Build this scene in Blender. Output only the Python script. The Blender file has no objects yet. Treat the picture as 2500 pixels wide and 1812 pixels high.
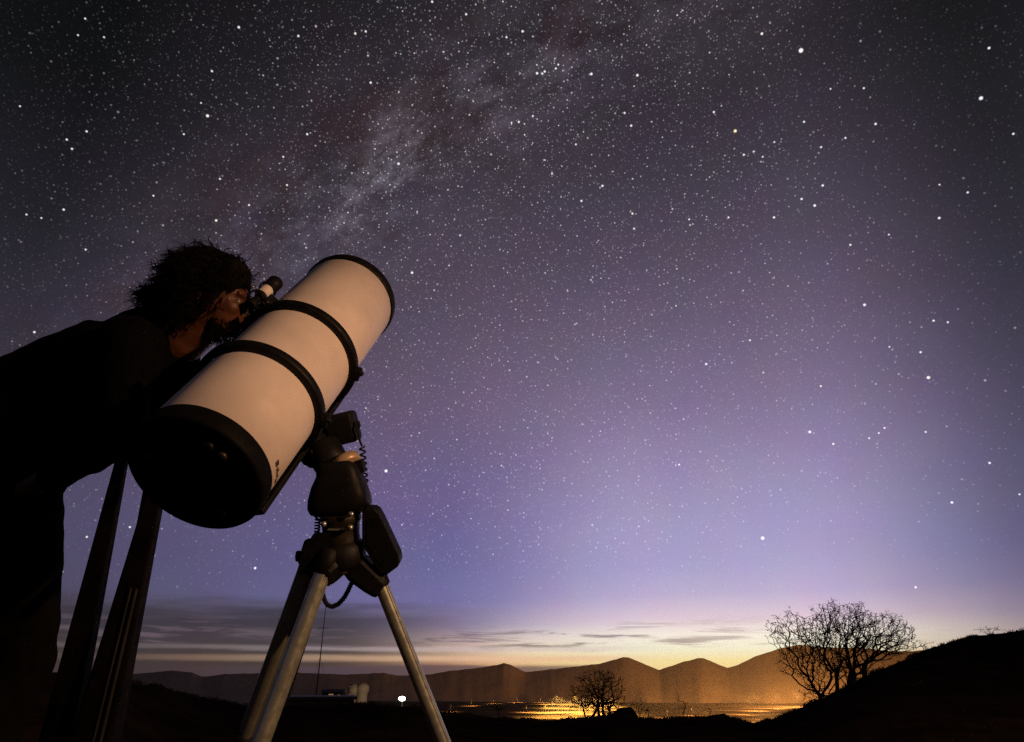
import bpy, bmesh, math, random
import numpy as np
from mathutils import Vector, Matrix, noise
R = math.radians
sc = bpy.context.scene
col = sc.collection
random.seed(7)
rng = np.random.default_rng(7)

# ------------------------------------------------------------------ camera
PITCH = math.atan(749 / 1650)
FPX = 1650.0
HC = 0.48
cam = bpy.data.cameras.new('camera')
cam.sensor_fit = 'HORIZONTAL'; cam.sensor_width = 36.0; cam.lens = 36 * FPX / 2500
cam.clip_start = 0.05; cam.clip_end = 60000
camo = bpy.data.objects.new('camera', cam); col.objects.link(camo)
camo.location = (0, 0, HC); camo.rotation_euler = (math.pi / 2 + PITCH, 0, 0)
sc.camera = camo
C = Vector((0, 0, HC)); CX = Vector((1, 0, 0))
CU = Vector((0, -math.sin(PITCH), math.cos(PITCH))); CF = Vector((0, math.cos(PITCH), math.sin(PITCH)))

def pdir(x, y):
    return CF + CX * ((x - 1250) / FPX) - CU * ((y - 906) / FPX)
def P(x, y, d):                       # photo pixel + depth along the view axis -> place in the world
    return C + pdir(x, y) * d
def PH(x, y, r):                      # photo pixel + horizontal distance
    v = pdir(x, y); return C + v * (r / math.hypot(v.x, v.y))
def azel(x, y):
    v = pdir(x, y); return math.atan2(v.x, v.y), v.z / math.hypot(v.x, v.y)

# ------------------------------------------------------------------ render settings
sc.view_settings.view_transform = 'Standard'; sc.view_settings.look = 'None'
sc.view_settings.exposure = 0; sc.view_settings.gamma = 1
sc.render.engine = 'CYCLES'
sc.cycles.use_denoising = False
sc.cycles.max_bounces = 5; sc.cycles.diffuse_bounces = 2; sc.cycles.glossy_bounces = 3
sc.cycles.sample_clamp_indirect = 1.0; sc.cycles.sample_clamp_direct = 8.0
sc.cycles.use_adaptive_sampling = False
sc.cycles.pixel_filter_type = 'BLACKMAN_HARRIS'; sc.cycles.filter_width = 1.5

# ------------------------------------------------------------------ small node language
class S:
    nt = None
    def __init__(s, o): s.o = o
    def _m(s, op, b=None, c=None, clamp=False):
        n = S.nt.nodes.new('ShaderNodeMath'); n.operation = op; n.use_clamp = clamp
        for i, v in enumerate((s, b, c)):
            if v is None: continue
            if isinstance(v, S): S.nt.links.new(v.o, n.inputs[i])
            else: n.inputs[i].default_value = v
        return S(n.outputs[0])
    def __add__(s, b): return s._m('ADD', b)
    __radd__ = __add__
    def __sub__(s, b): return s._m('SUBTRACT', b)
    def __rsub__(s, b): return (s * -1) + b
    def __mul__(s, b): return s._m('MULTIPLY', b)
    __rmul__ = __mul__
    def __truediv__(s, b): return s._m('DIVIDE', b)
    def pow(s, b): return s._m('POWER', b)
    def mx(s, b): return s._m('MAXIMUM', b)
    def mn(s, b): return s._m('MINIMUM', b)
    def ss(s, a, b, lo=0.0, hi=1.0, kind='SMOOTHSTEP'):
        n = S.nt.nodes.new('ShaderNodeMapRange'); n.interpolation_type = kind; n.clamp = True
        S.nt.links.new(s.o, n.inputs['Value'])
        if a > b: a, b, lo, hi = b, a, hi, lo
        for k, v in (('From Min', a), ('From Max', b), ('To Min', lo), ('To Max', hi)): n.inputs[k].default_value = v
        return S(n.outputs[0])
def node(t, **kw):
    n = S.nt.nodes.new(t)
    for k, v in kw.items(): setattr(n, k, v)
    return n
def link(a, b): S.nt.links.new(a.o if isinstance(a, S) else a, b)
def combine(x, y, z):
    n = node('ShaderNodeCombineXYZ')
    for i, v in enumerate((x, y, z)):
        if isinstance(v, S): link(v, n.inputs[i])
        else: n.inputs[i].default_value = v
    return S(n.outputs[0])
def mix(f, a, b, mode='MIX'):
    n = node('ShaderNodeMix', data_type='RGBA', blend_type=mode, clamp_factor=True)
    for i, v in ((0, f), (6, a), (7, b)):
        if isinstance(v, S): link(v, n.inputs[i])
        elif i == 0: n.inputs[0].default_value = v
        else: n.inputs[i].default_value = (*v[:3], 1)
    return S(n.outputs[2])
def scale(c, f):
    n = node('ShaderNodeVectorMath', operation='SCALE')
    if isinstance(c, S): link(c, n.inputs[0])
    else: n.inputs[0].default_value = c[:3]
    if isinstance(f, S): link(f, n.inputs['Scale'])
    else: n.inputs['Scale'].default_value = f
    return S(n.outputs[0])
def vadd(a, b):
    n = node('ShaderNodeVectorMath', operation='ADD'); link(a, n.inputs[0]); link(b, n.inputs[1]); return S(n.outputs[0])
def nz(v, sc_, detail=3, rough=.55, dist=0.0):
    n = node('ShaderNodeTexNoise'); link(v, n.inputs['Vector'])
    n.inputs['Scale'].default_value = sc_; n.inputs['Detail'].default_value = detail
    n.inputs['Roughness'].default_value = rough; n.inputs['Distortion'].default_value = dist
    return S(n.outputs['Fac'])
def lin(c):
    return tuple(((v / 255) / 12.92 if v <= 10 else (((v / 255) + .055) / 1.055) ** 2.4) for v in c)
def ramp(f, stops):
    n = node('ShaderNodeValToRGB'); link(f, n.inputs[0]); e = n.color_ramp.elements
    while len(e) < len(stops): e.new(0.5)
    for i, (p, c) in enumerate(stops): e[i].position = p; e[i].color = (*c, 1)
    return S(n.outputs[0])

# ------------------------------------------------------------------ night sky (World): twilight, milky way, stars
world = bpy.data.worlds.new('World'); sc.world = world; world.use_nodes = True
world.cycles.sampling_method = 'MANUAL'; world.cycles.sample_map_resolution = 512
nt = world.node_tree; nt.nodes.clear(); S.nt = nt
tc = node('ShaderNodeTexCoord'); D = S(tc.outputs['Generated'])
sp = node('ShaderNodeSeparateXYZ'); link(D, sp.inputs[0])
dx, dy, dz = (S(o) for o in sp.outputs)
el = dz._m('ARCSINE') * (180 / math.pi)
az = dx._m('ARCTAN2', dy) * (180 / math.pi)
t = (el.mx(0) / 90).pow(0.5)
def eramp(st):
    return ramp(t, [(math.sqrt(e / 90), lin(c)) for e, c in st])
c_left = eramp([(0, (62, 54, 52)), (3, (60, 54, 58)), (6, (66, 61, 72)), (10, (74, 69, 90)), (14, (70, 65, 85)), (20, (54, 50, 62)),
                (30, (34, 33, 40)), (40, (17, 18, 20)), (53, (9, 10, 10)), (90, (10, 10, 12))])
c_mid = eramp([(0, (222, 150, 120)), (1.0, (246, 190, 145)), (1.8, (250, 216, 182)), (2.6, (228, 200, 196)), (3.8, (162, 148, 180)), (5.5, (122, 117, 168)), (9, (112, 106, 157)),
               (14, (112, 98, 144)), (21, (110, 94, 124)), (27, (96, 83, 105)), (33, (80, 70, 86)), (40, (63, 56, 67)), (46, (52, 46, 54)), (53, (42, 38, 44)), (90, (14, 14, 17))])
c_cen = eramp([(0, (255, 190, 112)), (1.2, (255, 236, 168)), (2.1, (255, 253, 224)), (3.0, (255, 247, 234)), (4.2, (226, 205, 222)), (6, (190, 178, 214)),
               (8, (174, 166, 208)), (11, (167, 157, 199)), (14.3, (157, 144, 184)), (21, (129, 114, 147)), (27, (106, 93, 118)), (33.5, (83, 73, 91)),
               (39.5, (64, 57, 70)), (45, (51, 45, 54)), (53, (38, 35, 41)), (90, (14, 14, 17))])
c_right = eramp([(0, (225, 150, 112)), (1.5, (205, 150, 130)), (2.6, (160, 132, 136)), (4, (122, 114, 138)), (6, (98, 95, 130)), (8, (87, 86, 120)), (14, (78, 74, 100)), (21, (64, 60, 77)),
                 (28, (49, 46, 56)), (36, (35, 34, 39)), (45, (23, 23, 25)), (53, (16, 16, 17)), (90, (10, 10, 12))])
base = mix(az.ss(-40, -3, kind='LINEAR'), c_left, c_mid)
base = mix(az.ss(-6, 12, kind='SMOOTHSTEP'), base, c_cen)
base = mix((az - el * .12).ss(21, 40, kind='SMOOTHSTEP'), base, c_right)
base = mix(az.ss(100, 150, kind='SMOOTHSTEP'), base, c_left)
# faint physical twilight
nish = node('ShaderNodeTexSky', sky_type='NISHITA', sun_disc=False)
nish.sun_elevation = R(-4); nish.sun_rotation = R(14)
base = vadd(base, scale(S(nish.outputs[0]), 0.003))
# low cloud: grey bank to the left, thin streaks over the glow
azel_v = combine(az * 0.045, el * 0.55, 0.0)
n1 = nz(azel_v, 1.6, 5, .6, .3)
n2 = nz(combine(az * 0.11, el * 1.6, 3.7), 1.3, 5, .62, .5)
bank = (el + (n1 - .5) * 2.4).ss(5.9, 4.1) * az.ss(3, -15)
base = mix(bank * .92, base, mix(el.ss(0, 6), lin((52, 46, 50)), lin((60, 55, 66))))
wisp = n2.ss(.50, .66) * el.ss(1.7, 2.4) * el.ss(4.6, 3.0) * az.ss(26, 6, .45, 1.0) * az.ss(34, 24)
base = mix(wisp * .72, base, lin((112, 95, 106)))
low = (el + (n1 - .5) * 1.0).ss(1.05, .7) * az.ss(9, 3) * az.ss(-30, -12)
base = mix(low * .8, base, lin((88, 72, 82)))
st1 = (el - 2.05 + (n2 - .5) * .5)._m('ABSOLUTE').ss(.28, .05) * az.ss(-34, 6, .06, .55) * az.ss(14, 4)
st2 = (el - 1.35 + (n1 - .5) * .4)._m('ABSOLUTE').ss(.33, .05) * az.ss(-34, 6, .03, .75) * az.ss(14, 4)
base = mix(st1, base, lin((226, 205, 205)))
base = mix(st2, base, lin((250, 205, 165)))
# town glow low in the far left
glow = el.ss(3.4, .3) * (az + 37)._m('ABSOLUTE').ss(6, 1)
base = mix(glow * .75, base, lin((168, 105, 66)))
# milky way
def wdir(x, y): return pdir(x, y).normalized()
def dotv(v):
    n = node('ShaderNodeVectorMath', operation='DOT_PRODUCT'); link(D, n.inputs[0]); n.inputs[1].default_value = v; return S(n.outputs['Value'])
mwn = wdir(700, 600).cross(wdir(1400, 110)).normalized()
lat = dotv(mwn)
mn_big = nz(D, 3.4, 4, .6, .1); mn_fine = nz(vadd(D, scale(tuple(mwn), lat * 1.1)), 9.0, 8, .70, .1); mn_dust = nz(scale(D, 1.7), 6.5, 6, .62, .25)
wob = (mn_big - .5) * .22 + (mn_fine - .5) * .10
band = (lat + wob * .45)._m('ABSOLUTE').ss(.19, .0)
clump = (mn_fine * .65 + mn_big * .35).ss(.43, .61)
lane = (lat + wob + .045)._m('ABSOLUTE').ss(.085, .012) * mn_dust.ss(.40, .56)
lane2 = mn_dust.ss(.52, .66) * band
hi = dz.ss(.22, .55)
cloud = None
for x_, y_, r_, k_ in ((985, 350, 3.4, 1.0), (955, 395, 3.4, 1.1), (915, 445, 3.6, .8), (870, 495, 4.2, .6), (1035, 290, 4.0, .6), (1185, 240, 3.4, .6), (1345, 172, 3.0, .55), (780, 560, 5.5, .6)):
    g_ = dotv(wdir(x_, y_)).ss(math.cos(R(r_)), 1.0) * k_; cloud = g_ if cloud is None else cloud + g_
cloud = cloud * clump
base = vadd(base, scale(lin((120, 106, 122)), band * (clump * .9 + .08) * .17 * hi))
base = vadd(base, scale(lin((186, 178, 198)), cloud * .12))
dark = (lane * .75 + lane2 * .5).mn(.8) * hi
base = mix(dark, base, scale(base, .45))
base = vadd(base, scale(lin((92, 54, 46)), dark * .13))
# colour mottling of the long exposure sky
mot = node('ShaderNodeTexNoise'); link(D, mot.inputs['Vector']); mot.inputs['Scale'].default_value = 14; mot.inputs['Detail'].default_value = 4
base = mix(.10, base, S(mot.outputs['Color']), 'OVERLAY')
# stars
def stars(scl, rad, lo, hi_, power, seed):
    m = node('ShaderNodeVectorMath', operation='ADD'); link(D, m.inputs[0]); m.inputs[1].default_value = (seed, seed * .37, -seed * .71)
    v = node('ShaderNodeTexVoronoi', voronoi_dimensions='3D', feature='F1'); link(m.outputs[0], v.inputs['Vector'])
    v.inputs['Scale'].default_value = scl; v.inputs['Randomness'].default_value = 1
    d = S(v.outputs['Distance'])
    s3 = node('ShaderNodeSeparateColor'); link(v.outputs['Color'], s3.inputs[0])
    amp = S(s3.outputs[0]).pow(power) * (hi_ - lo) + lo
    return scale(mix(.22, (.97, .97, 1), S(v.outputs['Color'])), d.ss(rad * scl, 0.0) * amp)
core = dotv(wdir(1050, 760)).ss(math.cos(R(44)), math.cos(R(8)))
dens = (band * clump * 1.3 + cloud * 1.6 + core * .85 + .30) * (1.0 - dark * .5)
low_fade = el.ss(2.5, 13)
lowdark = az.ss(-46, -4, .30, 1.0) * az.ss(45, 24, .55, 1.0)
st = scale(stars(300, .0011, .02, .30, 2, 1.3), dens * lowdark)
st = vadd(st, scale(stars(170, .00145, .03, .75, 2.6, 4.1), dens * lowdark))
st = vadd(st, scale(stars(92, .0018, .04, .9, 3.2, 8.7), (core * .6 + .4) * lowdark))
st = vadd(st, scale(stars(40, .0021, .10, .9, 2.4, 2.9), lowdark))
base = vadd(base, scale(st, low_fade))
BRIGHT = [  # photo pixel of the stars one can pick out, and their size class
 (1955.5,123.5,4.2),(2395,240,3.6),(1795,320,3.2),(506.7,283,3),(1862,1314,3.4),(942.5,1150,3.2),(2266.6,922,3.2),(2110.7,744.4,2.8),(1977,1054.7,2.8),(2235.5,1434,2.2),
 (2416,1130.5,2.4),(2324,1227,2.6),(1860,82.5,2.6),(2414.6,117.5,2.6),(1963,297.6,2.2),(2137.7,302.8,2.4),(2474,327,2.3),(2064,337,2.1),(2004.7,359.5,2.1),(2008.7,453,2.4),
 (1989,502,2.7),(1889.7,531,2.4),(2293,532.5,2.6),(2362.6,470,2.2),(2076,598,2.2),(1742.8,273.8,2.3),(1890.5,347,1.9),(1816,378,2.2),(1862,383,1.9),(1957,486,2.4),
 (1778.6,531,2),(1682.5,535.7,2),(2170,573,1.9),(2293.6,451,1.8),(2109,215.5,2.1),(2027.7,217,1.8),(2279,783,2.2),(2314,787,2.1),(2247.6,860,2.3),(2034.5,1084,2.2),
 (2260,1054.7,2),(2489,1207,2),(1831,831,2),(1724,889,2.4),(2171.4,847,1.8),(2004,943,2),(2145.6,1057.5,1.9),(2122,1070,1.9),(2159.5,1045,2),(1658,1134.5,2),
 (583,66.7,2.6),(527.7,538.5,2.5),(163,341,2.2),(175.8,363.5,2.2),(211.5,321,2.2),(728.5,88,2.3),(517.4,173.8,2.2),(208,45.6,2),(254,91,1.9),(190.5,86,1.9),(155.5,512,2.3),
 (64.7,524,2),(101,532.5,1.9),(700.7,452,2.1),(537,437,2.1),(750,327.8,2.3),(867.4,82,2.4),(893,77,2.2),(691.6,383,2),(448.8,327.8,2),(490.8,251.6,1.8),(374.6,478,2),(608,500.8,2.1),
 (209,609.5,2),(48.8,259.5,1.9),(1556,184,2.6),(1541,307,2.4),(1525,276,2.2),(1275.8,76.7,2.4),(1236.6,91,2.2),(1443.8,180.8,2.7),(1311,179,2.5),(1324,180,2.3),(1330,175,2.2),(1357,167.5,2.2),
 (1363,158,2),(1138,35,2.3),(1055,4.4,2.3),(905,202,2.4),(1301,283.5,2.1),(1266.6,297.6,2.2),(973,400,2.7),(1419.5,490.7,2.3),(1544,521.6,2.2),(1548,558.6,2.1),(1470.7,454,2.4),(1006,666,2.6),
 (1406,352.7,2),(1347.7,423.7,2),(178,800,2.2),(84,811,2.4),(317,1287,2.2),(212,1311,2.2),(623,1387,2.6),(152,1396,2)]
base = mix(dz.ss(-.002, -.02), base, lin((8, 8, 9)))
bg = node('ShaderNodeBackground'); link(base, bg.inputs['Color']); bg.inputs['Strength'].default_value = 1.0
total = bg.outputs[0]
dirs = np.array([wdir(x, y) for x, y, _ in BRIGHT]); cents = dirs[::9].copy()
for _ in range(12):
    lab = np.argmax(dirs @ cents.T, axis=1)
    cents = np.array([dirs[lab == k].sum(0) / np.linalg.norm(dirs[lab == k].sum(0)) if (lab == k).any() else cents[k] for k in range(len(cents))])
for k in range(len(cents)):
    ids = [i for i in range(len(BRIGHT)) if lab[i] == k]
    if not ids: continue
    acc = None
    for i in ids:
        x, y, s_ = BRIGHT[i]; v = wdir(x, y)
        rad = s_ * .00098 * max(v.dot(CF), .62)
        n = node('ShaderNodeVectorMath', operation='DISTANCE'); link(D, n.inputs[0]); n.inputs[1].default_value = v
        f = S(n.outputs['Value']).ss(rad, rad * .2, 0, .5 + .22 * s_)
        c_ = scale((1.0, .84, .5) if i == 2 else (.88, .92, 1.0) if i % 3 else (1.0, .95, .88), f)
        acc = c_ if acc is None else vadd(acc, c_)
    b2 = node('ShaderNodeBackground'); link(acc, b2.inputs['Color'])
    b0 = node('ShaderNodeBackground'); b0.inputs['Strength'].default_value = 0; b0.inputs['Color'].default_value = (0, 0, 0, 1)
    reach = max(math.acos(min(1.0, float(dirs[i] @ cents[k]))) for i in ids) + .01
    gate = dotv(Vector(cents[k]))._m('GREATER_THAN', math.cos(reach))
    ms_ = node('ShaderNodeMixShader'); link(gate, ms_.inputs[0]); link(b0.outputs[0], ms_.inputs[1]); link(b2.outputs[0], ms_.inputs[2])
    ad = node('ShaderNodeAddShader'); link(total, ad.inputs[0]); link(ms_.outputs[0], ad.inputs[1]); total = ad.outputs[0]
wo = node('ShaderNodeOutputWorld'); link(total, wo.inputs[0])

# ------------------------------------------------------------------ materials
MATS = {}
def material(name, c, rough=.6, metal=0.0, var=.25, scl=8.0, bump=0.0, bscl=40.0, emit=None, estr=0.0, spec=.5, coat=0.0):
    m = bpy.data.materials.new(name); m.use_nodes = True; S.nt = m.node_tree
    b = m.node_tree.nodes['Principled BSDF']
    tcn = node('ShaderNodeTexCoord'); v = S(tcn.outputs['Object'])
    f = nz(v, scl, 5, .6)
    lo = tuple(x * (1 - var) for x in c); hi2 = tuple(min(1, x * (1 + var)) for x in c)
    link(mix(f.ss(.3, .7), lo, hi2), b.inputs['Base Color'])
    link(nz(v, scl * 2.3, 3).ss(.3, .7, max(0, rough - .08), min(1, rough + .08)), b.inputs['Roughness'])
    b.inputs['Metallic'].default_value = metal; b.inputs['Specular IOR Level'].default_value = spec
    b.inputs['Coat Weight'].default_value = coat
    if bump:
        bn = node('ShaderNodeBump'); bn.inputs['Strength'].default_value = bump; bn.inputs['Distance'].default_value = .02
        link(nz(v, bscl, 6, .65), bn.inputs['Height']); link(bn.outputs[0], b.inputs['Normal'])
    if emit:
        b.inputs['Emission Color'].default_value = (*emit, 1); b.inputs['Emission Strength'].default_value = estr
    if emit: m.cycles.emission_sampling = 'NONE'
    MATS[name] = m; return m
material('soil', (.020, .013, .009), .95, var=.45, scl=1.6, bump=.6, bscl=9, spec=0.0)
material('valley_soil', (.095, .070, .048), .95, var=.65, scl=.007, spec=0.0)
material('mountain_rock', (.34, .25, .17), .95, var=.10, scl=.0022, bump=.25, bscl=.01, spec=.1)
material('white_paint', (.82, .75, .70), .55, var=.06, scl=9, spec=.3, bump=.015, bscl=60)
material('black_paint', (.006, .006, .0065), .55, var=.3, scl=20, spec=.2)
material('black_cell', (.004, .004, .0045), .7, var=.3, scl=24, spec=.1)
material('black_plastic', (.006, .006, .007), .6, var=.3, scl=30, bump=.05, bscl=200, spec=.2)
material('cast_metal', (.032, .025, .018), .5, metal=.5, var=.3, scl=25)
material('steel', (.50, .54, .45), .36, metal=.72, var=.10, scl=18)
material('cream_metal', (.50, .38, .24), .4, metal=.2, var=.1, scl=20)
material('print_ink', (.06, .035, .02), .6, var=.3, scl=60)
material('lens_glass', (.02, .025, .03), .08, var=.1, scl=10, coat=.5)
material('rubber', (.008, .008, .008), .7, var=.2, scl=40, spec=.25)
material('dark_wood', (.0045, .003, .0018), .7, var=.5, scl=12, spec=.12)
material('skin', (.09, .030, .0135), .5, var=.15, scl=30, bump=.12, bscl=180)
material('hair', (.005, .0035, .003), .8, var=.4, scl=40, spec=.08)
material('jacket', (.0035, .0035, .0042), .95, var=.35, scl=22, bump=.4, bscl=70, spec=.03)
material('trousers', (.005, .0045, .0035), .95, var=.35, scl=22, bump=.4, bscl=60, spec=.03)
material('boot', (.012, .010, .008), .7, var=.3, scl=22)
material('eye_white', (.12, .09, .07), .25, var=.05)
material('bark', (.030, .022, .017), .9, var=.4, scl=20, bump=.4, spec=.05)
material('twig', (.026, .022, .020), .9, var=.4, scl=12, spec=.15)
material('rock', (.020, .015, .011), .9, var=.4, scl=5, bump=.6, bscl=12, spec=0.0)
material('shed_wall', (.035, .032, .030), .8, var=.3, scl=3, bump=.3)
material('shed_roof', (.022, .022, .026), .6, var=.3, scl=3)
material('shed_glass', (.02, .06, .05), .15, var=.2, emit=(.06, .32, .22), estr=.12)
material('pale_render', (.22, .18, .15), .8, var=.12, scl=1.2, bump=.2)
material('pole_metal', (.055, .050, .050), .5, metal=.5, var=.2, scl=4)
material('lamp_sodium', (.9, .6, .2), .5, emit=(1.0, .55, .12), estr=3.0)
material('lamp_white', (.9, .9, .9), .5, emit=(1.0, .93, .80), estr=6.0)
material('lamp_window', (.8, .5, .2), .5, emit=(1.0, .55, .2), estr=.22)
material('lamp_red', (.8, .1, .1), .5, emit=(1.0, .12, .16), estr=1.6)
material('lamp_bulb', (.9, .7, .4), .5, emit=(1.0, .62, .28), estr=1.5)

# ------------------------------------------------------------------ mesh helpers
ORG = {}
def tag(o, label=None, cat=None, group=None, kind=None):
    if label: o['label'] = label
    if cat: o['category'] = cat
    if group: o['group'] = group
    if kind: o['kind'] = kind
    return o
def thing(name, loc, label, cat, group=None):
    o = bpy.data.objects.new(name, None); col.objects.link(o); o.location = loc; o.empty_display_size = .05
    ORG[o.name] = Vector(loc); tag(o, label, cat, group); return o
def frame(axis, hint=None):
    a = Vector(axis).normalized(); h = Vector(hint) if hint is not None else (Vector((0, 0, 1)) if abs(a.z) < .9 else Vector((1, 0, 0)))
    u = (h - a * h.dot(a)).normalized(); return a, u, a.cross(u)
class MB:
    def __init__(s): s.v = []; s.f = []; s.sm = []
    def add(s, v, f, smooth=True):
        k = len(s.v); s.v += [Vector(p) for p in v]; s.f += [tuple(i + k for i in q) for q in f]; s.sm += [smooth] * len(f); return s
    def rings(s, rings, close=True, caps=True, smooth=True):
        n = len(rings[0]); v = [p for r in rings for p in r]; f = []
        for i in range(len(rings) - 1):
            for j in range(n if close else n - 1):
                k = (j + 1) % n; f.append((i * n + j, i * n + k, (i + 1) * n + k, (i + 1) * n + j))
        s.add(v, f, smooth)
        if caps:
            for r, flip in ((rings[0], 1), (rings[-1], 0)):
                s.add(r, [tuple(range(n))[::-1] if flip else tuple(range(n))], False)
        return s
    def lathe(s, o, axis, prof, n=48, hint=None, caps=True, smooth=True):   # prof: (along, radius)
        a, u, w = frame(axis, hint); o = Vector(o)
        return s.rings([[o + a * z + (u * math.cos(2 * math.pi * j / n) + w * math.sin(2 * math.pi * j / n)) * max(r, 1e-5) for j in range(n)] for z, r in prof], caps=caps, smooth=smooth)
    def cyl(s, p, q, r0, r1=None, n=20, bev=0.0):
        p = Vector(p); q = Vector(q); r1 = r0 if r1 is None else r1; L = (q - p).length
        pr = [(0, r0), (L, r1)] if not bev else [(0, r0 - bev), (bev, r0), (L - bev, r1), (L, r1 - bev)]
        return s.lathe(p, q - p, pr, n)
    def tube(s, pts, r, n=8, caps=True):
        pts = [Vector(p) for p in pts]; rr = r if hasattr(r, '__len__') else [r] * len(pts); rings = []; u = None
        for i, p in enumerate(pts):
            a = (pts[min(i + 1, len(pts) - 1)] - pts[max(i - 1, 0)])
            if a.length < 1e-9: a = Vector((0, 0, 1))
            a.normalize()
            if u is None: _, u, _ = frame(a)
            u = (u - a * u.dot(a)).normalized(); w = a.cross(u)
            rings.append([p + (u * math.cos(2 * math.pi * j / n) + w * math.sin(2 * math.pi * j / n)) * rr[i] for j in range(n)])
        return s.rings(rings, caps=caps)
    def box(s, c, size, ax=None, bev=0.0, seg=2):        # ax: three axes
        bm = bmesh.new(); bmesh.ops.create_cube(bm, size=1); bmesh.ops.scale(bm, vec=size, verts=bm.verts)
        if bev: bmesh.ops.bevel(bm, geom=list(bm.edges), offset=bev, segments=seg, affect='EDGES', profile=.6)
        c = Vector(c); A = [Vector(a).normalized() for a in ax] if ax else [Vector((1, 0, 0)), Vector((0, 1, 0)), Vector((0, 0, 1))]
        bm.verts.ensure_lookup_table(); bm.verts.index_update()
        s.add([c + A[0] * v.co.x + A[1] * v.co.y + A[2] * v.co.z for v in bm.verts], [tuple(v.index for v in f.verts) for f in bm.faces], False); bm.free(); return s
    def ball(s, c, r, ax=None, seg=20, rg=12):
        A = [Vector(a).normalized() for a in ax] if ax else [Vector((1, 0, 0)), Vector((0, 1, 0)), Vector((0, 0, 1))]
        r = r if hasattr(r, '__len__') else (r, r, r); c = Vector(c)
        return s.rings([[c + A[0] * (r[0] * math.sin(t) * math.cos(p)) + A[1] * (r[1] * math.sin(t) * math.sin(p)) + A[2] * (r[2] * -math.cos(t))
                         for p in [2 * math.pi * j / seg for j in range(seg)]] for t in [math.pi * (i + .04) / (rg + .08) for i in range(rg + 1)]])
    def cap(s, p, r0, q, r1, n=14):                       # capsule with round ends (for bodies)
        p = Vector(p); q = Vector(q); L = (q - p).length
        if L < 1e-6: return s.ball(p, r0)
        pr = [(-r0 * math.cos(t), r0 * math.sin(t)) for t in (.12, .5, .9, 1.3)] + [(0, r0), (L, r1)] + [(L + r1 * math.cos(t), r1 * math.sin(t)) for t in (1.3, .9, .5, .12)]
        return s.lathe(p, q - p, pr, n)
    def build(s, name, m, parent=None, label=None):
        o0 = ORG[parent.name] if parent else Vector((0, 0, 0))
        me = bpy.data.meshes.new(name); me.from_pydata([tuple(v - o0) for v in s.v], [], s.f)
        me.polygons.foreach_set('use_smooth', s.sm)
        me.materials.append(MATS[m]); o = bpy.data.objects.new(name, me); col.objects.link(o)
        if parent: o.parent = parent
        ORG[o.name] = o0.copy()
        if label: o['label'] = label
        return o
def solo(mb, name, m, loc, label, cat, group=None):        # a thing that is a single mesh
    loc = Vector(loc); mb.v = [v - loc for v in mb.v]
    o = mb.build(name, m); o.location = loc; ORG[o.name] = loc
    return tag(o, label, cat, group)

# ------------------------------------------------------------------ terrain
CREST = [(-500, 1640, 5.5), (0, 1643, 5.2), (290, 1644, 5.5), (306, 1655, 7), (330, 1668, 9), (445, 1691, 12), (583, 1721, 15), (640, 1724, 14), (690, 1722, 13), (870, 1720, 12),
         (950, 1720, 11), (1000, 1724, 11), (1030, 1729, 11), (1092, 1741, 12), (1180, 1749, 13), (1250, 1754, 13), (1310, 1759, 13), (1380, 1757, 14), (1450, 1751, 15),
         (1500, 1744, 15), (1550, 1754, 15), (1600, 1757, 15), (1660, 1753, 15), (1720, 1749, 15), (1785, 1752, 15), (1812, 1760, 15), (1840, 1764, 15), (1880, 1757, 16), (1950, 1728, 16), (2000, 1706, 16),
         (2078, 1668, 16.5), (2140, 1640, 18), (2201, 1615, 20), (2263, 1589, 24), (2325, 1570, 28), (2371, 1558, 30), (2417, 1555, 32), (2479, 1549, 34), (2510, 1543, 35), (2800, 1500, 40)]
ca, ct, cr = [], [], []
for x, y, r in CREST:
    a, te = azel(x, y); ca.append(a); ct.append(te); cr.append(r)
ca = [-math.pi, -1.6] + ca + [1.5, math.pi]; ct = [-.02, -.01] + ct + [.08, -.02]; cr = [40, 14] + cr + [45, 40]
def terr(x, y):
    r = math.hypot(x, y); a = math.atan2(x, y)
    te = float(np.interp(a, ca, ct)); rc = float(np.interp(a, ca, cr)); zc = HC + rc * te
    if r < rc:
        q = max(0.0, (r - 2.4) / (rc - 2.4)); q = q * q * (3 - 2 * q) if te > -.04 else q
        z = zc * q
        # never rise above the line of sight to the crest
    else:
        e = r - rc
        z = zc - .085 * e - .0009 * min(e, 300) ** 2 if e < 300 else zc - .085 * 300 - 81 - .25 * (e - 300)
    nf = noise.fractal(Vector((x * .55, y * .55, 2.0)), 1.0, 2.0, 5)
    nb = noise.fractal(Vector((x * 3.1, y * 3.1, 7.0)), 1.0, 2.0, 4)
    k = min(1.0, r / 6.0)
    z += (nf * .035 + nb * .022) * k * (1.0 if r < 45 else r / 45)
    return max(z, -140.0)
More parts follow.
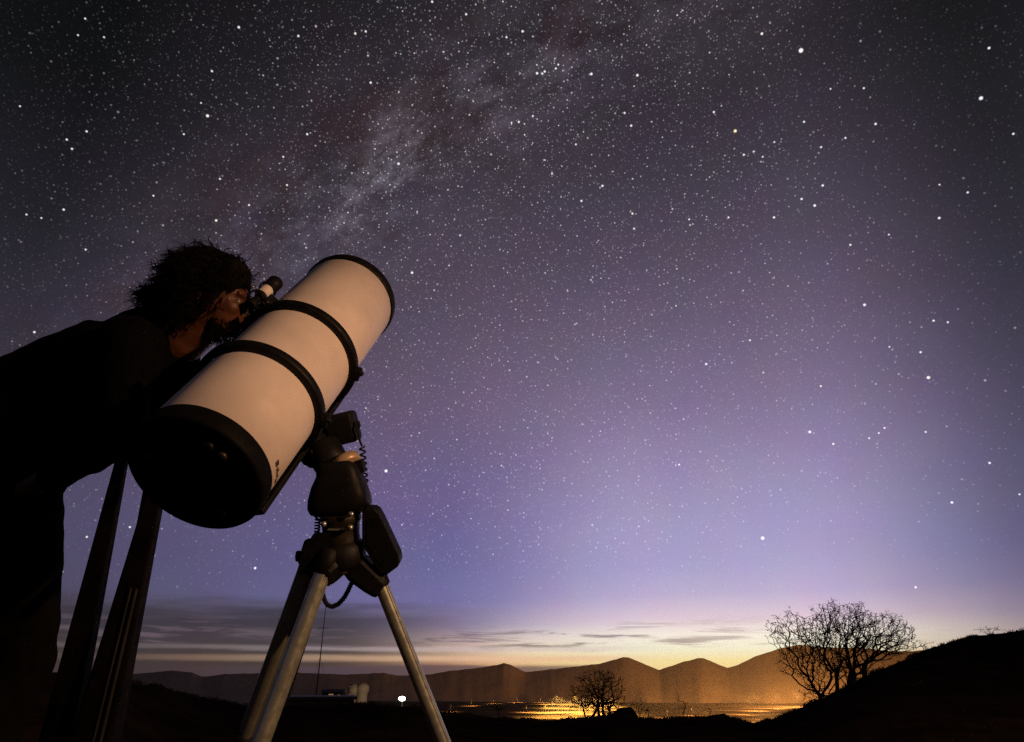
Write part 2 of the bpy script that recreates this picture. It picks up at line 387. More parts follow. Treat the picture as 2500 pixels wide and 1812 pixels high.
def make_ground():
    azs = sorted(set([round(-math.pi + i * (math.pi / 60), 5) for i in range(120)] + [round(R(-52) + i * R(104) / 720, 5) for i in range(721)]))
    rs = [0.25, .6, 1, 1.4, 1.8, 2.2, 2.6, 3.1, 3.6, 4.1, 4.6, 5, 5.3, 5.7, 6.2, 7, 8, 9, 10, 10.7, 11.3, 12, 12.6, 13.2, 13.8, 14.4, 14.8, 15.2, 15.7, 16.2, 16.8, 17.6, 18.6, 20, 22, 24, 26, 28, 30, 32, 34, 36, 39, 44, 52, 64, 80, 110, 150, 210, 300, 380, 460, 560]
    v = [(0, 0, 0)]; f = []
    n = len(azs)
    for r in rs:
        for a in azs:
            x, y = r * math.sin(a), r * math.cos(a); v.append((x, y, terr(x, y)))
    for j in range(n): f.append((0, 1 + (j + 1) % n, 1 + j))
    for i in range(len(rs) - 1):
        for j in range(n):
            k = (j + 1) % n; f.append((1 + i * n + j, 1 + i * n + k, 1 + (i + 1) * n + k, 1 + (i + 1) * n + j))
    mb = MB(); mb.add(v, f); return tag(mb.build('ground', 'soil'), kind='structure')
make_ground()
def make_valley():
    mb = MB(); azs = [2 * math.pi * i / 128 for i in range(128)]; rs = [250, 600, 1000, 1400, 1800, 2200, 2600, 3000, 3500, 4200, 5200, 6500, 8200]; v = []; f = []
    for r in rs:
        for a in azs:
            x, y = r * math.sin(a), r * math.cos(a)
            z = -120 + noise.fractal(Vector((x * .0016, y * .0016, 0)), 1, 2, 4) * 5 * (1 if r < 6000 else 0)
            v.append((x, y, z))
    n = 128
    for i in range(len(rs) - 1):
        for j in range(n):
            k = (j + 1) % n; f.append((i * n + j, i * n + k, (i + 1) * n + k, (i + 1) * n + j))
    mb.add(v, f); return tag(mb.build('valley', 'valley_soil'), kind='structure')
make_valley()
RIDGE = [(-300, 1640), (0, 1636), (200, 1643), (316, 1647), (420, 1637), (469, 1642), (494, 1653), (547, 1646), (618, 1644), (737, 1643), (843, 1647), (936, 1643), (967, 1649), (1029, 1650), (1092, 1639), (1165, 1631), (1212, 1624), (1229, 1618.5), (1248, 1624),
         (1282, 1641), (1331, 1636), (1408, 1627), (1464, 1620.6), (1498, 1611), (1522, 1605), (1534, 1605), (1563, 1617), (1609, 1636), (1665, 1617), (1706, 1606.5), (1718, 1607), (1751, 1621), (1776, 1631), (1800, 1624), (1846, 1602), (1908, 1582), (1954, 1574), (2000, 1580),
         (2108, 1582), (2155, 1588), (2216, 1591), (2257, 1587), (2309, 1576), (2345, 1558), (2377, 1550), (2430, 1554), (2520, 1560), (2800, 1580)]
def make_mountains():
    ra, rt = zip(*[azel(x, y) for x, y in RIDGE])
    ra = [-math.pi, -1.2] + list(ra) + [1.2, math.pi]; rt = [.004, .006] + list(rt) + [.02, .004]
    azs = [-math.pi + i * (math.pi / 40) for i in range(80)]; azs = sorted([a for a in azs if abs(a) > R(52)] + [R(-52) + i * R(104) / 760 for i in range(761)])
    ts = [-1 + i * .035 for i in range(28)] + [-.015, 0, .03, .08, .2, .5, 1]
    v = []; f = []; n = len(azs)
    for tt in ts:
        for a in azs:
            te = float(np.interp(a, ra, rt)) + noise.fractal(Vector((a * 90, 0, 5)), .8, 2, 6) * .0005
            D0 = 5000 + 500 * noise.noise(Vector((a * 2.2, 1, 1)))
            zc = HC + D0 * te
            w = 850 + 220 * noise.fractal(Vector((a * 9, 4, 4)), 1, 2, 4) if tt < 0 else 2500
            r = D0 + tt * w
            s_ = 1 - abs(tt)
            h = (zc + 126) * (s_ ** 1.25)
            g = noise.fractal(Vector((a * 26, tt * 1.2, 9)), 1, 2.1, 5) * 5 * s_ * abs(tt) * 3.2 * (1 - abs(tt)) + noise.fractal(Vector((r * .0045 * math.sin(a), r * .0045 * math.cos(a), 3)), 1, 2.1, 5) * 3 * min(1, abs(tt) * 5) * min(1, s_ * 4) if tt < 0 else 0
            z = -126 + h + g
            if tt < 0 and tt > -1:      # keep spurs below the skyline
                z = min(z, HC + r * (te - .0012))
            v.append((r * math.sin(a), r * math.cos(a), z))
    for i in range(len(ts) - 1):
        for j in range(n):
            k = (j + 1) % n; f.append((i * n + j, i * n + k, (i + 1) * n + k, (i + 1) * n + j))
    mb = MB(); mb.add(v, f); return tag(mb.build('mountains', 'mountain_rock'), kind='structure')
make_mountains()

# ------------------------------------------------------------------ telescope
def camv(x, y, z): return CX * x + CU * y + CF * z
TB = C + camv(-.676, -.204, 1.487)
th, ph = .177, .521
TA = camv(math.cos(ph) * math.sin(th), math.sin(ph), math.cos(ph) * math.cos(th)).normalized()
TR = .15
mid = TB + TA * .4
TE = (C - mid); TE = (TE - TA * TE.dot(TA)).normalized()          # from the axis towards the camera
TQ = TA.cross(TE).normalized()
if TQ.dot(CX) < 0: TQ = -TQ                                        # towards the right of the tube
def tn(deg): return TE * math.cos(R(deg)) + TQ * math.sin(R(deg))
def tp(s, deg, r): return TB + TA * s + tn(deg) * r
tel = thing('telescope', tp(-.04, 0, 0), 'large white reflector telescope tube with black end caps and two clamp rings', 'telescope')
m = MB(); m.lathe(TB, TA, [(0.0, TR - .004), (.0, TR), (.2, TR), (.6, TR), (.885, TR), (.885, TR - .004), (.5, TR - .004), (0, TR - .004)], 128, caps=False)
tube = m.build('tube', 'white_paint', tel)
m = MB(); m.lathe(TB, TA, [(.862, TR + .0008), (.862, TR * 1.022), (.868, TR * 1.034), (.893, TR * 1.034), (.899, TR * 1.022), (.899, TR * .93), (.87, TR * .93)], 128, caps=False)
m.build('front_rim', 'black_paint', tel)
m = MB(); m.lathe(TB, TA, [(.004, TR + .001), (.004, TR * 1.022), (-.002, TR * 1.03), (-.036, TR * 1.03), (-.042, TR * 1.01), (-.043, TR * .93), (-.030, TR * .915), (-.030, TR * .35), (-.034, TR * .32), (-.034, .0001)], 128, caps=False)
cell = m.build('rear_cell', 'black_cell', tel)
for k in range(3):
    for j, dd in enumerate((-9, 9)):
        dg = -150 + 120 * k + dd + 30
        q = tp(-.030, dg, TR * .70); m = MB()
        m.lathe(q, -TA, [(0, .0085), (.006, .0085), (.010, .011), (.020, .011), (.0225, .009), (.0225, .0001)], 16)
        m.build('collimation_knob', 'cast_metal' if j else 'black_paint', cell)
for s0 in (.242, .479):
    ring = MB().lathe(TB, TA, [(s0, TR + .001), (s0, TR + .017), (s0 + .003, TR + .020), (s0 + .023, TR + .020), (s0 + .026, TR + .017), (s0 + .026, TR + .001)], 128, caps=False).build('clamp_ring', 'black_paint', tel)
    bp = tp(s0 + .013, 60, TR + .022)
    m = MB(); m.box(bp, (.026, .024, .020), (TA, TA.cross(tn(60)), tn(60)), .003); m.cyl(bp - TA.cross(tn(60)) * .004, bp + TA.cross(tn(60)) * .026, .006, n=12); m.ball(bp + tn(60) * .008, (.010, .010, .009))
    m.build('clamp_bolt', 'black_paint', ring)
    bp = tp(s0 + .013, -118, TR + .022)
    MB().box(bp, (.026, .03, .020), (TA, TA.cross(tn(-118)), tn(-118)), .004).cyl(bp - TA * .015, bp + TA * .015, .008, n=12).build('hinge', 'black_paint', ring)
DV = 122
ax3 = (TA, TA.cross(tn(DV)), tn(DV))
MB().box(tp(.35, DV, TR + .032), (.62, .075, .016), ax3, .004).build('dovetail_bar', 'black_paint', tel)
for s0 in (.255, .492):
    MB().box(tp(s0, DV, TR + .016), (.03, .05, .026), ax3, .003).build('ring_foot', 'black_paint', tel)
# focuser and eyepiece on the far left of the tube
FA = -104; FS = .545
fn = tn(FA)
m = MB(); m.lathe(tp(FS, FA, TR - .004), fn, [(0, .040), (.006, .040), (.010, .032), (.026, .030), (.030, .026)], 32)
foc = m.build('focuser', 'black_paint', tel)
MB().lathe(tp(FS, FA, TR + .024), fn, [(0, .022), (.014, .022), (.016, .024), (.022, .024)], 24).build('drawtube', 'black_paint', foc)
kp = tp(FS, FA, TR + .014); ka = TA.cross(fn).normalized()
for sg in (1, -1):
    MB().lathe(kp + ka * .026 * sg, ka * sg, [(0, .004), (.010, .004), (.010, .011), (.018, .011), (.020, .009), (.020, .0001)], 20).build('focus_knob', 'black_plastic', foc)
MB().lathe(tp(FS, FA, TR + .044), fn, [(0, .0155), (.006, .0155), (.008, .018), (.022, .018), (.026, .020), (.034, .020), (.034, .012)], 24).build('eyepiece', 'black_plastic', tel)
# finder scope
FD = -86; fr = TR + .040
fdx = (TA * 1.0 + tn(FD) * .02).normalized()
f0 = tp(.548, FD, fr)
m = MB(); m.lathe(f0, fdx, [(-.035, .012), (-.035, .015), (-.012, .015), (-.010, .011), (.015, .012), (.03, .017), (.034, .017)], 24)
fin = m.build('finder_scope', 'black_plastic', tel)
MB().lathe(f0, fdx, [(.034, .0165), (.034, .0175), (.088, .0185), (.088, .017)], 24).build('finder_barrel', 'white_paint', fin)
MB().lathe(f0, fdx, [(.088, .018), (.088, .0215), (.128, .0225), (.130, .021), (.130, .018), (.10, .018)], 24, caps=False).build('dew_cap', 'black_plastic', fin)
MB().lathe(f0, fdx, [(.112, .0178), (.114, .012), (.115, .0001)], 24, caps=False).build('objective_lens', 'lens_glass', fin)
m = MB(); m.box(tp(.580, FD, TR + .014), (.06, .020, .028), (TA, TA.cross(tn(FD)), tn(FD)), .003); m.lathe(f0, fdx, [(.008, .024), (.008, .028), (.018, .028), (.018, .024), (.008, .024)], 28, caps=False); m.lathe(f0, fdx, [(.072, .0215), (.072, .0255), (.080, .0255), (.080, .0215), (.072, .0215)], 28, caps=False)
m.build('finder_bracket', 'black_paint', fin)
for dg, l in ((0, .01), (120, .01), (240, .01)):
    _, u, w = frame(fdx); dd = u * math.cos(R(dg)) + w * math.sin(R(dg)); q = f0 + fdx * .013
    MB().cyl(q + dd * .016, q + dd * .036, .0022, n=8).ball(q + dd * .037, .0038, seg=10, rg=6).build('adjusting_screw', 'steel', fin)
# the small unreadable print beside the rear cell
for k, (dg, s_, w_, h_) in enumerate([(51, .036, .016, .014), (56.5, .034, .006, .010), (59.5, .036, .0045, .012), (62.5, .033, .012, .005), (65.5, .037, .010, .004), (68, .031, .006, .008), (70.5, .032, .010, .006)]):
    ax = (TA, TA.cross(tn(dg)), tn(dg))
    MB().box(tp(s_, dg, TR + .0009), (h_, w_ * .8, .0012), ax).build('printed_mark', 'print_ink', tube)

# ------------------------------------------------------------------ mount and tripod
hub = P(826, 1345, 1.80)
mnt = thing('telescope_tripod', (hub.x, hub.y, 0), 'equatorial mount on steel tripod legs carrying the white telescope', 'tripod')
M0 = tp(.37, DV, TR + .040)
MB().box(tp(.36, DV, TR + .052), (.15, .10, .030), ax3, .006).build('saddle', 'black_paint', mnt)
dec0 = tp(.34, DV, TR + .06); dec1 = P(792, 1098, 1.86)
m = MB(); m.cyl(dec0, dec1, .048, .045, 32, .006); m.cyl(dec0 + (dec1 - dec0) * .30, dec0 + (dec1 - dec0) * .62, .053, .053, 32, .004)
m.build('declination_housing', 'black_paint', mnt)
mb_c = P(836, 1046, 1.90)
e1 = (P(860, 1040, 1.90) - P(810, 1052, 1.90)).normalized(); e2 = (CU - e1 * CU.dot(e1)).normalized()
mot = MB().box(mb_c, (.085, .088, .075), (e1, e2, e1.cross(e2)), .016, 4).build('motor_box', 'black_plastic', mnt)
MB().cyl(mb_c + e1 * .030, mb_c + e1 * .050, .012, .010, 14).build('cable_plug', 'rubber', mot)
MB().box(mb_c - e1 * .045 - e2 * .012, (.05, .05, .05), (e1, e2, e1.cross(e2)), .01).build('motor_bracket', 'black_paint', mnt)
ra0 = P(786, 1092, 1.86); ra1 = P(846, 1195, 1.80)
m = MB(); m.cyl(ra0, ra0.lerp(ra1, .45), .050, .047, 32, .004); m.build('polar_shaft', 'black_paint', mnt)
pa = (ra1 - ra0).normalized()
_, pu, pw = frame(pa)
cpos = P(838, 1130, 1.815)
m = MB(); m.lathe(cpos - pa * .008 + CF * .022, pa, [(0, .030), (.002, .040), (.022, .041), (.026, .036), (.026, .0001)], 32); m.build('setting_circle', 'cream_metal', mnt, 'cream coloured ring lit by the lamp')
MB().box(P(880, 1138, 1.84), (.022, .036, .03), (e1, e2, e1.cross(e2)), .004).build('latch', 'black_plastic', mnt)
# polar axis housing, drawn as stacked rings around a leaning axis
h0 = P(826, 1140, 1.83); h1 = P(836, 1262, 1.80)
def hring(pt, wx, wy, n=28):
    a = (h1 - h0).normalized(); ux = (CX - a * CX.dot(a)).normalized(); uy = a.cross(ux); o = []
    for j in range(n):
        t_ = 2 * math.pi * j / n; c_, s_ = math.cos(t_), math.sin(t_)
        o.append(pt + ux * wx * math.copysign(abs(c_) ** .5, c_) + uy * wy * math.copysign(abs(s_) ** .5, s_))
    return o
rg = []
for k, (x, y, wx, wy) in enumerate([(818, 1133, .046, .046), (826, 1142, .055, .05), (830, 1160, .058, .055), (829, 1185, .070, .060), (830, 1215, .080, .065), (831, 1236, .082, .065), (830, 1250, .074, .06), (832, 1258, .052, .052)]):
    rg.append(hring(P(x, y, 1.82), wx * .985, wy))
MB().rings(rg).build('polar_housing', 'black_paint', mnt)
m = MB(); m.lathe(P(832, 1256, 1.80), P(834, 1388, 1.80) - P(832, 1256, 1.80), [(0, .052), (.012, .055), (.018, .050), (.05, .048), (.06, .050), (.100, .050), (.105, .047), (.146, .047)], 36)
m.build('azimuth_base', 'cast_metal', mnt)
for x, y in ((806, 1267), (868, 1275), (870, 1244)):
    q = P(x, y, 1.80) - CF * .058
    MB().lathe(q + CF * .012, -CF, [(0, .004), (.012, .004), (.012, .007), (.020, .007), (.021, .0001)], 14).build('altitude_bolt', 'steel', mnt)
MB().box(P(838, 1282, 1.80) - CF * .05, (.055, .004, .012), (CX, CU, CF), .001).build('scale_plate', 'steel', mnt)
# hub and legs
m = MB(); m.lathe(P(833, 1318, 1.80), P(834, 1388, 1.80) - P(833, 1318, 1.80), [(0, .050), (.01, .062), (.055, .066), (.064, .060)], 36); m.build('tripod_hub', 'black_paint', mnt)
def ground_at(p, q):                                  # extend p->q down to the ground
    d = (q - p).normalized(); t_ = (p.z - terr(q.x, q.y)) / -d.z
    return p + d * t_
LEGS = [((929, 1424, 1.79), (1073, 1788, 1.77), .0185), ((790, 1393, 1.74), (646, 1788, 1.60), .0215), ((757, 1370, 1.84), (604, 1788, 1.98), .0245)]
for k, (a, b, r) in enumerate(LEGS):
    p = P(*a); q = P(*b); g = ground_at(p, q); d = (g - p).normalized(); L = (g - p).length
    _, lu, lw = frame(d, CX); rings = []
    for z_ in (-.03, L * .62):                         # an extruded profile with channels along it
        rg_ = []
        for j_ in range(72):
            a_ = 2 * math.pi * j_ / 72; q_ = (j_ % 18); rr_ = r * (.82 if q_ in (8, 9, 10) else 1.0)
            rg_.append(p + d * z_ + (lu * math.cos(a_) + lw * math.sin(a_)) * rr_)
        rings.append(rg_)
    m = MB(); m.rings(rings); lg = m.build('leg', 'steel', mnt)
    m = MB(); m.lathe(p + d * (L * .57), d, [(0, r * 1.02), (.0, r * 1.28), (.05, r * 1.28), (.055, r)], 28); m.build('leg_collar', 'black_plastic', lg)
    m = MB(); m.lathe(p + d * (L * .5), d, [(0, r * .8), (L * .48, r * .8)], 24); m.build('lower_leg', 'steel', lg)
    m = MB(); m.lathe(g - d * .05, d, [(0, r * .85), (.0, r * 1.1), (.04, r * 1.1), (.055, r * .5)], 20); m.build('rubber_foot', 'rubber', lg)
    # the cast socket that joins leg and hub
    top = p + d * .004; hb = P(833, 1352, 1.80) + (p - hub) * .22
    sd = (top - hb); ax_ = sd.normalized(); ux = (CX - ax_ * CX.dot(ax_)).normalized(); uy = ax_.cross(ux)
    m = MB(); rr = []
    for f_, wx, wy in ((0, .030, .034), (.25, .036, .036), (.7, .032, .034), (.92, .028, .030), (1.0, .024, .026)):
        c0 = hb.lerp(top + d * .012, f_)
        rr.append([c0 + ux * wx * sx + uy * wy * sy for sx, sy in ((-1, -.6), (-.6, -1), (.6, -1), (1, -.6), (1, .6), (.6, 1), (-.6, 1), (-1, .6))])
    m.rings(rr, smooth=False); m.lathe(top - d * .06, d, [(0, r * 1.15), (.005, r * 1.35), (.062, r * 1.30), (.066, r * 1.02)], 24)
    m.build('leg_socket', 'black_paint', mnt)
MB().rings([[P(x, y, dd) for dd in (1.74, 1.84) for x, y in ((x0, y0), (x1, y0))][0:2] + [P(x1, y0, 1.84), P(x0, y0, 1.84)] for x0, x1, y0 in ((768, 808, 1300), (738, 812, 1340), (728, 815, 1385), (724, 800, 1400))], smooth=False).build('leg_bracket', 'black_paint', mnt)
MB().lathe(P(745, 1358, 1.76), -CX, [(0, .01), (.014, .01), (.014, .014), (.022, .014), (.022, .0001)], 14).build('clamp_knob', 'black_plastic', mnt)
sa = P(800, 1380, 1.82); sb = P(690, 1715, 1.84)
MB().tube([sa, sb], .013, 12).build('strut', 'black_paint', mnt)
# cables
def coil(p, q, r, turns, wr, n=12, bow=None):
    p = Vector(p); q = Vector(q); a, u, w = frame(q - p); pts = []
    for i in range(int(turns * n) + 1):
        f_ = i / (turns * n); t_ = 2 * math.pi * i / n
        c0 = p.lerp(q, f_) + (bow * math.sin(f_ * math.pi) if bow else Vector((0, 0, 0)))
        pts.append(c0 + (u * math.cos(t_) + w * math.sin(t_)) * r)
    return MB().tube(pts, wr, 6)
m = MB().tube([P(866, 1030, 1.87), P(871, 1045, 1.86), P(876, 1060, 1.86), P(879, 1078, 1.86), P(884, 1090, 1.86)], .0030, 8)
m2 = coil(P(884, 1090, 1.86), P(892, 1182, 1.86), .0075, 6.5, .0026); m.add(m2.v, m2.f); m.build('coiled_cable', 'rubber', mnt)
m = MB().tube([P(764, 1252, 1.82), P(770, 1262, 1.81), P(776, 1268, 1.80)], .003, 8)
m2 = coil(P(776, 1266, 1.80), P(773, 1312, 1.80), .0065, 6.5, .0024); m.add(m2.v, m2.f); m.build('coiled_cable', 'rubber', mnt)
lp = [(869, 1378), (866, 1398), (859, 1422), (850, 1442), (840, 1460), (826, 1475), (811, 1482), (800, 1478), (792, 1466), (788, 1450), (788, 1432), (792, 1410)]
pts = []
for i in range(len(lp) - 1):
    for k in range(14):
        f_ = k / 14; pts.append(P(lp[i][0] + (lp[i + 1][0] - lp[i][0]) * f_, lp[i][1] + (lp[i + 1][1] - lp[i][1]) * f_, 1.80))
rr = [.0058 + (.0012 if (i // 2) % 2 else -.0008) for i in range(len(pts))]
MB().tube(pts, rr, 10).build('ribbed_cable', 'rubber', mnt)
# the slab-shaped control box that hangs at the right
cb = [(884, 1246), (893, 1240), (913, 1241), (922, 1248), (932, 1266), (974, 1356), (976, 1372), (971, 1384), (944, 1404), (934, 1404), (925, 1396), (884, 1330)]
loc = P(925, 1330, 1.78)
bx = thing('control_box', loc, 'black slab shaped control box hanging on the mount above one steel leg', 'control box')
m = MB(); f_ = [P(x, y, 1.765) for x, y in cb]; cc = sum(f_, Vector()) / len(f_)
m.rings([[cc + (p - cc) * .93 - CF * .004 for p in f_], f_, [p + CF * .045 for p in f_], [cc + (p - cc) * .93 + CF * .050 for p in f_]], smooth=False); m.build('case', 'black_plastic', bx)
MB().rings([[cc + (p - cc) * .72 - CF * .0055 for p in f_], [cc + (p - cc) * .72 - CF * .003 for p in f_]], smooth=False).build('cover_plate', 'black_paint', bx)
MB().tube([P(905, 1243, 1.79), P(898, 1230, 1.80), P(885, 1228, 1.80), P(872, 1240, 1.80)], .004, 8).build('hanging_strap', 'rubber', bx)

# ------------------------------------------------------------------ second tripod behind the tube
h2 = P(352, 1082, 2.45)
t2 = thing('wooden_tripod', (h2.x, h2.y, terr(h2.x, h2.y)), 'dark tripod with thick tapering legs behind the telescope rear cap', 'tripod')
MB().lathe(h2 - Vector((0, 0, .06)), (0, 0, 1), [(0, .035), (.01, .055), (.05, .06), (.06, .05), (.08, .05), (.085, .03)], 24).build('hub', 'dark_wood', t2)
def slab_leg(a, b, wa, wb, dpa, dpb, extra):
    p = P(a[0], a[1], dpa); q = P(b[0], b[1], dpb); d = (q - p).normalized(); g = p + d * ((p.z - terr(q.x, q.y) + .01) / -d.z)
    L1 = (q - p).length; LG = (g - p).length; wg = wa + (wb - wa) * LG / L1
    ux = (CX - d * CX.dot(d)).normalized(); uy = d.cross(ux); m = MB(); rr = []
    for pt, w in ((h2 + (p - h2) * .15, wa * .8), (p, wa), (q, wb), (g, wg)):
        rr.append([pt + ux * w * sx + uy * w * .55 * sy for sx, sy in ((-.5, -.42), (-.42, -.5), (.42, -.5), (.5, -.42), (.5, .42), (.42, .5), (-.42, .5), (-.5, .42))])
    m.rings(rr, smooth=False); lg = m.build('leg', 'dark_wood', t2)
    if extra:
        for off, r_ in ((.30, .006), (.10, .004)):
            m = MB(); a0 = p.lerp(g, .35) + ux * wb * off - uy * (-1 if uy.dot(CF) > 0 else 1) * -wb * .0
            sgn = -1 if uy.dot(CF) > 0 else 1
            m.tube([p.lerp(g, .30) + ux * wb * off * .8 + uy * sgn * wb * .27, g.lerp(p, .05) + ux * wg * off * .8 + uy * sgn * wg * .27], r_, 10); m.build('slide_rod', 'pole_metal', lg)
    MB().lathe(g - d * .03, d, [(0, wg * .4), (.03, wg * .15), (.05, .004)], 10).build('spike', 'pole_metal', lg)
PXM = 2.45 / FPX
slab_leg((297, 1128), (182, 1640), 27 * PXM, 64 * PXM, 2.47, 2.42, False)
slab_leg((382, 1200), (275, 1640), 38 * PXM, 80 * PXM, 2.44, 2.38, True)
slab_leg((372, 1190), (330, 1600), 30 * PXM, 40 * PXM, 2.55, 2.95, False) if False else None
p3 = h2 + Vector((.03, .04, -.04)); q3 = Vector((h2.x - .18, h2.y + .55, terr(h2.x - .18, h2.y + .55)))
MB().tube([p3, p3.lerp(q3, .5), q3], [.02, .03, .036], 10).build('leg', 'dark_wood', t2)

# ------------------------------------------------------------------ person leaning to the eyepiece
def remesh(mb, voxel, smooth_it=3):
    me = bpy.data.meshes.new('tmp'); me.from_pydata([tuple(v) for v in mb.v], [], mb.f); o = bpy.data.objects.new('tmp', me); col.objects.link(o)
    md = o.modifiers.new('r', 'REMESH'); md.mode = 'VOXEL'; md.voxel_size = voxel
    sm = o.modifiers.new('s', 'SMOOTH'); sm.iterations = smooth_it; sm.factor = .5
    dg = bpy.context.evaluated_depsgraph_get(); ev = o.evaluated_get(dg); m2 = ev.to_mesh()
    nv = len(m2.vertices); co = np.empty(nv * 3); m2.vertices.foreach_get('co', co); fs = [tuple(p.vertices) for p in m2.polygons]
    ev.to_mesh_clear(); bpy.data.objects.remove(o); bpy.data.meshes.remove(me)
    out = MB(); out.add(co.reshape(-1, 3).tolist(), fs); return out
SIDE = -CF                                         # his near side faces the camera
pel = P(8, 1165, 2.02); spm = P(140, 992, 1.99); chs = P(285, 893, 1.95); nkb = P(448, 832, 1.92); nkt = P(520, 776, 1.91)
hc_ = P(520, 716, 1.91)
hf = (CX * .955 - CU * .18 + CF * .12).normalized(); hu = (CU * .97 + CX * .18); hu = (hu - hf * hu.dot(hf)).normalized(); hs = hf.cross(hu)
if hs.dot(CF) > 0: hs = -hs
def hp(f_, u_, s_=0): return hc_ + hf * f_ + hu * u_ + hs * s_
shN = P(318, 846, 1.79); shF = P(345, 850, 2.11); elN = P(284, 1073, 1.77); elF = P(300, 1050, 2.20)
wrN = P(62, 1196, 1.86); wrF = P(60, 1170, 2.16)
hipN = P(40, 1215, 1.93); hipF = P(36, 1205, 2.13); knN = P(66, 1605, 1.96); knF = P(48, 1600, 2.18)
def foot(k, dxx): return Vector((k.x + dxx, k.y + .03, terr(k.x + dxx, k.y + .03) + .08))
anN = foot(knN, -.10); anF = foot(knF, -.16)
FWD = Vector((1, .12, 0)).normalized()
b = MB()
b.cap(pel, .11, spm, .105); b.cap(spm, .105, chs, .115); b.cap(chs, .10, nkb, .065); b.cap(nkb, .062, nkt, .054)
b.cap(shN, .055, shF, .055)
for s_, e_, w_ in ((shN, elN, wrN), (shF, elF, wrF)):
    b.cap(s_, .050, e_, .038); b.cap(e_, .038, w_, .027)
for h_, k_, a_ in ((hipN, knN, anN), (hipF, knF, anF)):
    b.cap(h_, .085, k_, .055); b.cap(k_, .055, a_, .036); b.cap(a_ - Vector((0, 0, .03)) - FWD * .04, .038, a_ + FWD * .15 - Vector((0, 0, .045)), .030)
# hands: palm, four fingers of different lengths and a thumb, resting on the thigh
for w_, e_, h_ in ((wrN, elN, hipN), (wrF, elF, hipF)):
    d = (w_ - e_).normalized(); sd = SIDE if w_ is wrN else -SIDE; up = d.cross(sd).normalized()
    if up.z < 0: up = -up
    pc = w_ + d * .05
    b.cap(w_, .026, w_ + d * .035, .030)
    for k in range(4):
        off = (k - 1.5) * .020; base_ = w_ + d * .085 + up * off; L = (.064, .076, .072, .055)[k]
        b.cap(w_ + d * .02 + up * off * .7, .015, base_, .0125, 10); k1 = base_ + d * L * .5 - sd * .012; b.cap(base_, .0105, k1, .0095, 10); b.cap(k1, .0095, k1 + d * L * .38 - sd * .024, .008, 10)
    tb = w_ + d * .03 + up * .03; b.cap(tb, .013, tb + up * .026 + d * .026, .0115, 10); b.cap(tb + up * .026 + d * .026, .011, tb + up * .034 + d * .058 - sd * .008, .009, 10)
# head with a face
b.ball(hp(-.005, .014), (.094, .096, .076), (hf, hu, hs), 24, 16)
b.ball(hp(.040, -.045), (.058, .075, .060), (hf, hu, hs)); b.ball(hp(.062, -.092), (.028, .024, .030), (hf, hu, hs)); b.ball(hp(.083, .012), (.014, .012, .050), (hf, hu, hs))
b.ball(hp(.060, -.030, .036), (.030, .026, .024), (hf, hu, hs)); b.ball(hp(.060, -.030, -.036), (.030, .026, .024), (hf, hu, hs))
b.cap(hp(.088, -.002), .009, hp(.112, -.040), .012); b.ball(hp(.106, -.046), (.016, .010, .017), (hf, hu, hs))
b.ball(hp(.086, -.068), (.014, .006, .024), (hf, hu, hs)); b.ball(hp(.083, -.078), (.014, .007, .021), (hf, hu, hs))
b.cap(hp(-.02, -.06), .058, nkt, .055)
for sg in (1, -1):
    b.ball(hp(-.012, -.012, .074 * sg), (.016, .026, .006), (hf, hu, hs))
body = remesh(b, .0062, 3)
per_loc = Vector(((anN.x + anF.x) / 2, (anN.y + anF.y) / 2, 0))
body.v = [v - per_loc for v in body.v]
per = body.build('person', 'skin'); per.location = per_loc; ORG[per.name] = per_loc
tag(per, 'person in dark clothes with bushy hair and beard, bending to the telescope eyepiece', 'person')
for sg in (1, -1):
    MB().ball(hp(.078, -.012, .031 * sg), .0125, seg=14, rg=10).build('eye', 'eye_white', per)
j = MB()
j.cap(P(18, 1150, 2.02), .165, spm, .150); j.cap(P(120, 985, 1.98), .155, P(262, 905, 1.95), .150); j.cap(P(262, 905, 1.95), .150, P(372, 880, 1.94), .120); j.cap(P(372, 880, 1.94), .105, P(418, 868, 1.94), .078); j.cap(P(300, 850, 1.94), .095, P(418, 845, 1.93), .066)
j.cap(P(395, 838, 1.93), .080, P(432, 838, 1.92), .058); j.cap(P(415, 800, 1.93), .066, P(440, 800, 1.925), .054); j.cap(P(330, 812, 1.94), .070, P(400, 800, 1.93), .062); j.cap(shN, .085, shF, .085); j.cap(P(60, 950, 2.0), .11, P(240, 850, 1.95), .09)
j.cap(P(372, 880, 1.94), .10, P(405, 960, 1.96), .09); j.cap(P(300, 950, 1.94), .12, P(340, 1010, 1.96), .11); j.cap(P(150, 1050, 1.98), .13, P(300, 980, 1.95), .12)
for s_, e_, w_, kk in ((shN, elN, wrN, 1), (shF, elF, wrF, 0)):
    j.cap(s_, .082, e_, .056); j.cap(e_, .056, e_.lerp(w_, .66), .047)
jm = remesh(j, .011, 4)
def wrinkle(mb, amp, scl, keep=None):
    for i, v in enumerate(mb.v):
        nn = Vector(noise.noise_vector(v * scl)); mb.v[i] = v + nn * amp + Vector(noise.noise_vector(v * scl * 2.7)) * amp * .45
    return mb
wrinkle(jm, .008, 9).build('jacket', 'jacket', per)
tr = MB()
tr.cap(P(14, 1185, 1.95), .13, P(14, 1185, 2.12), .13); tr.cap(P(60, 1230, 1.93), .088, P(60, 1235, 2.1), .085)
for h_, k_, a_ in ((hipN, knN, anN), (hipF, knF, anF)):
    hm = h_.lerp(k_, .80)
    tr.cap(h_, .118, hm, .086); tr.cap(hm + (k_ - h_).normalized() * .02, .078, k_, .074); tr.cap(k_, .074, a_, .066)
wrinkle(remesh(tr, .011, 4), .008, 8).build('trousers', 'trousers', per)
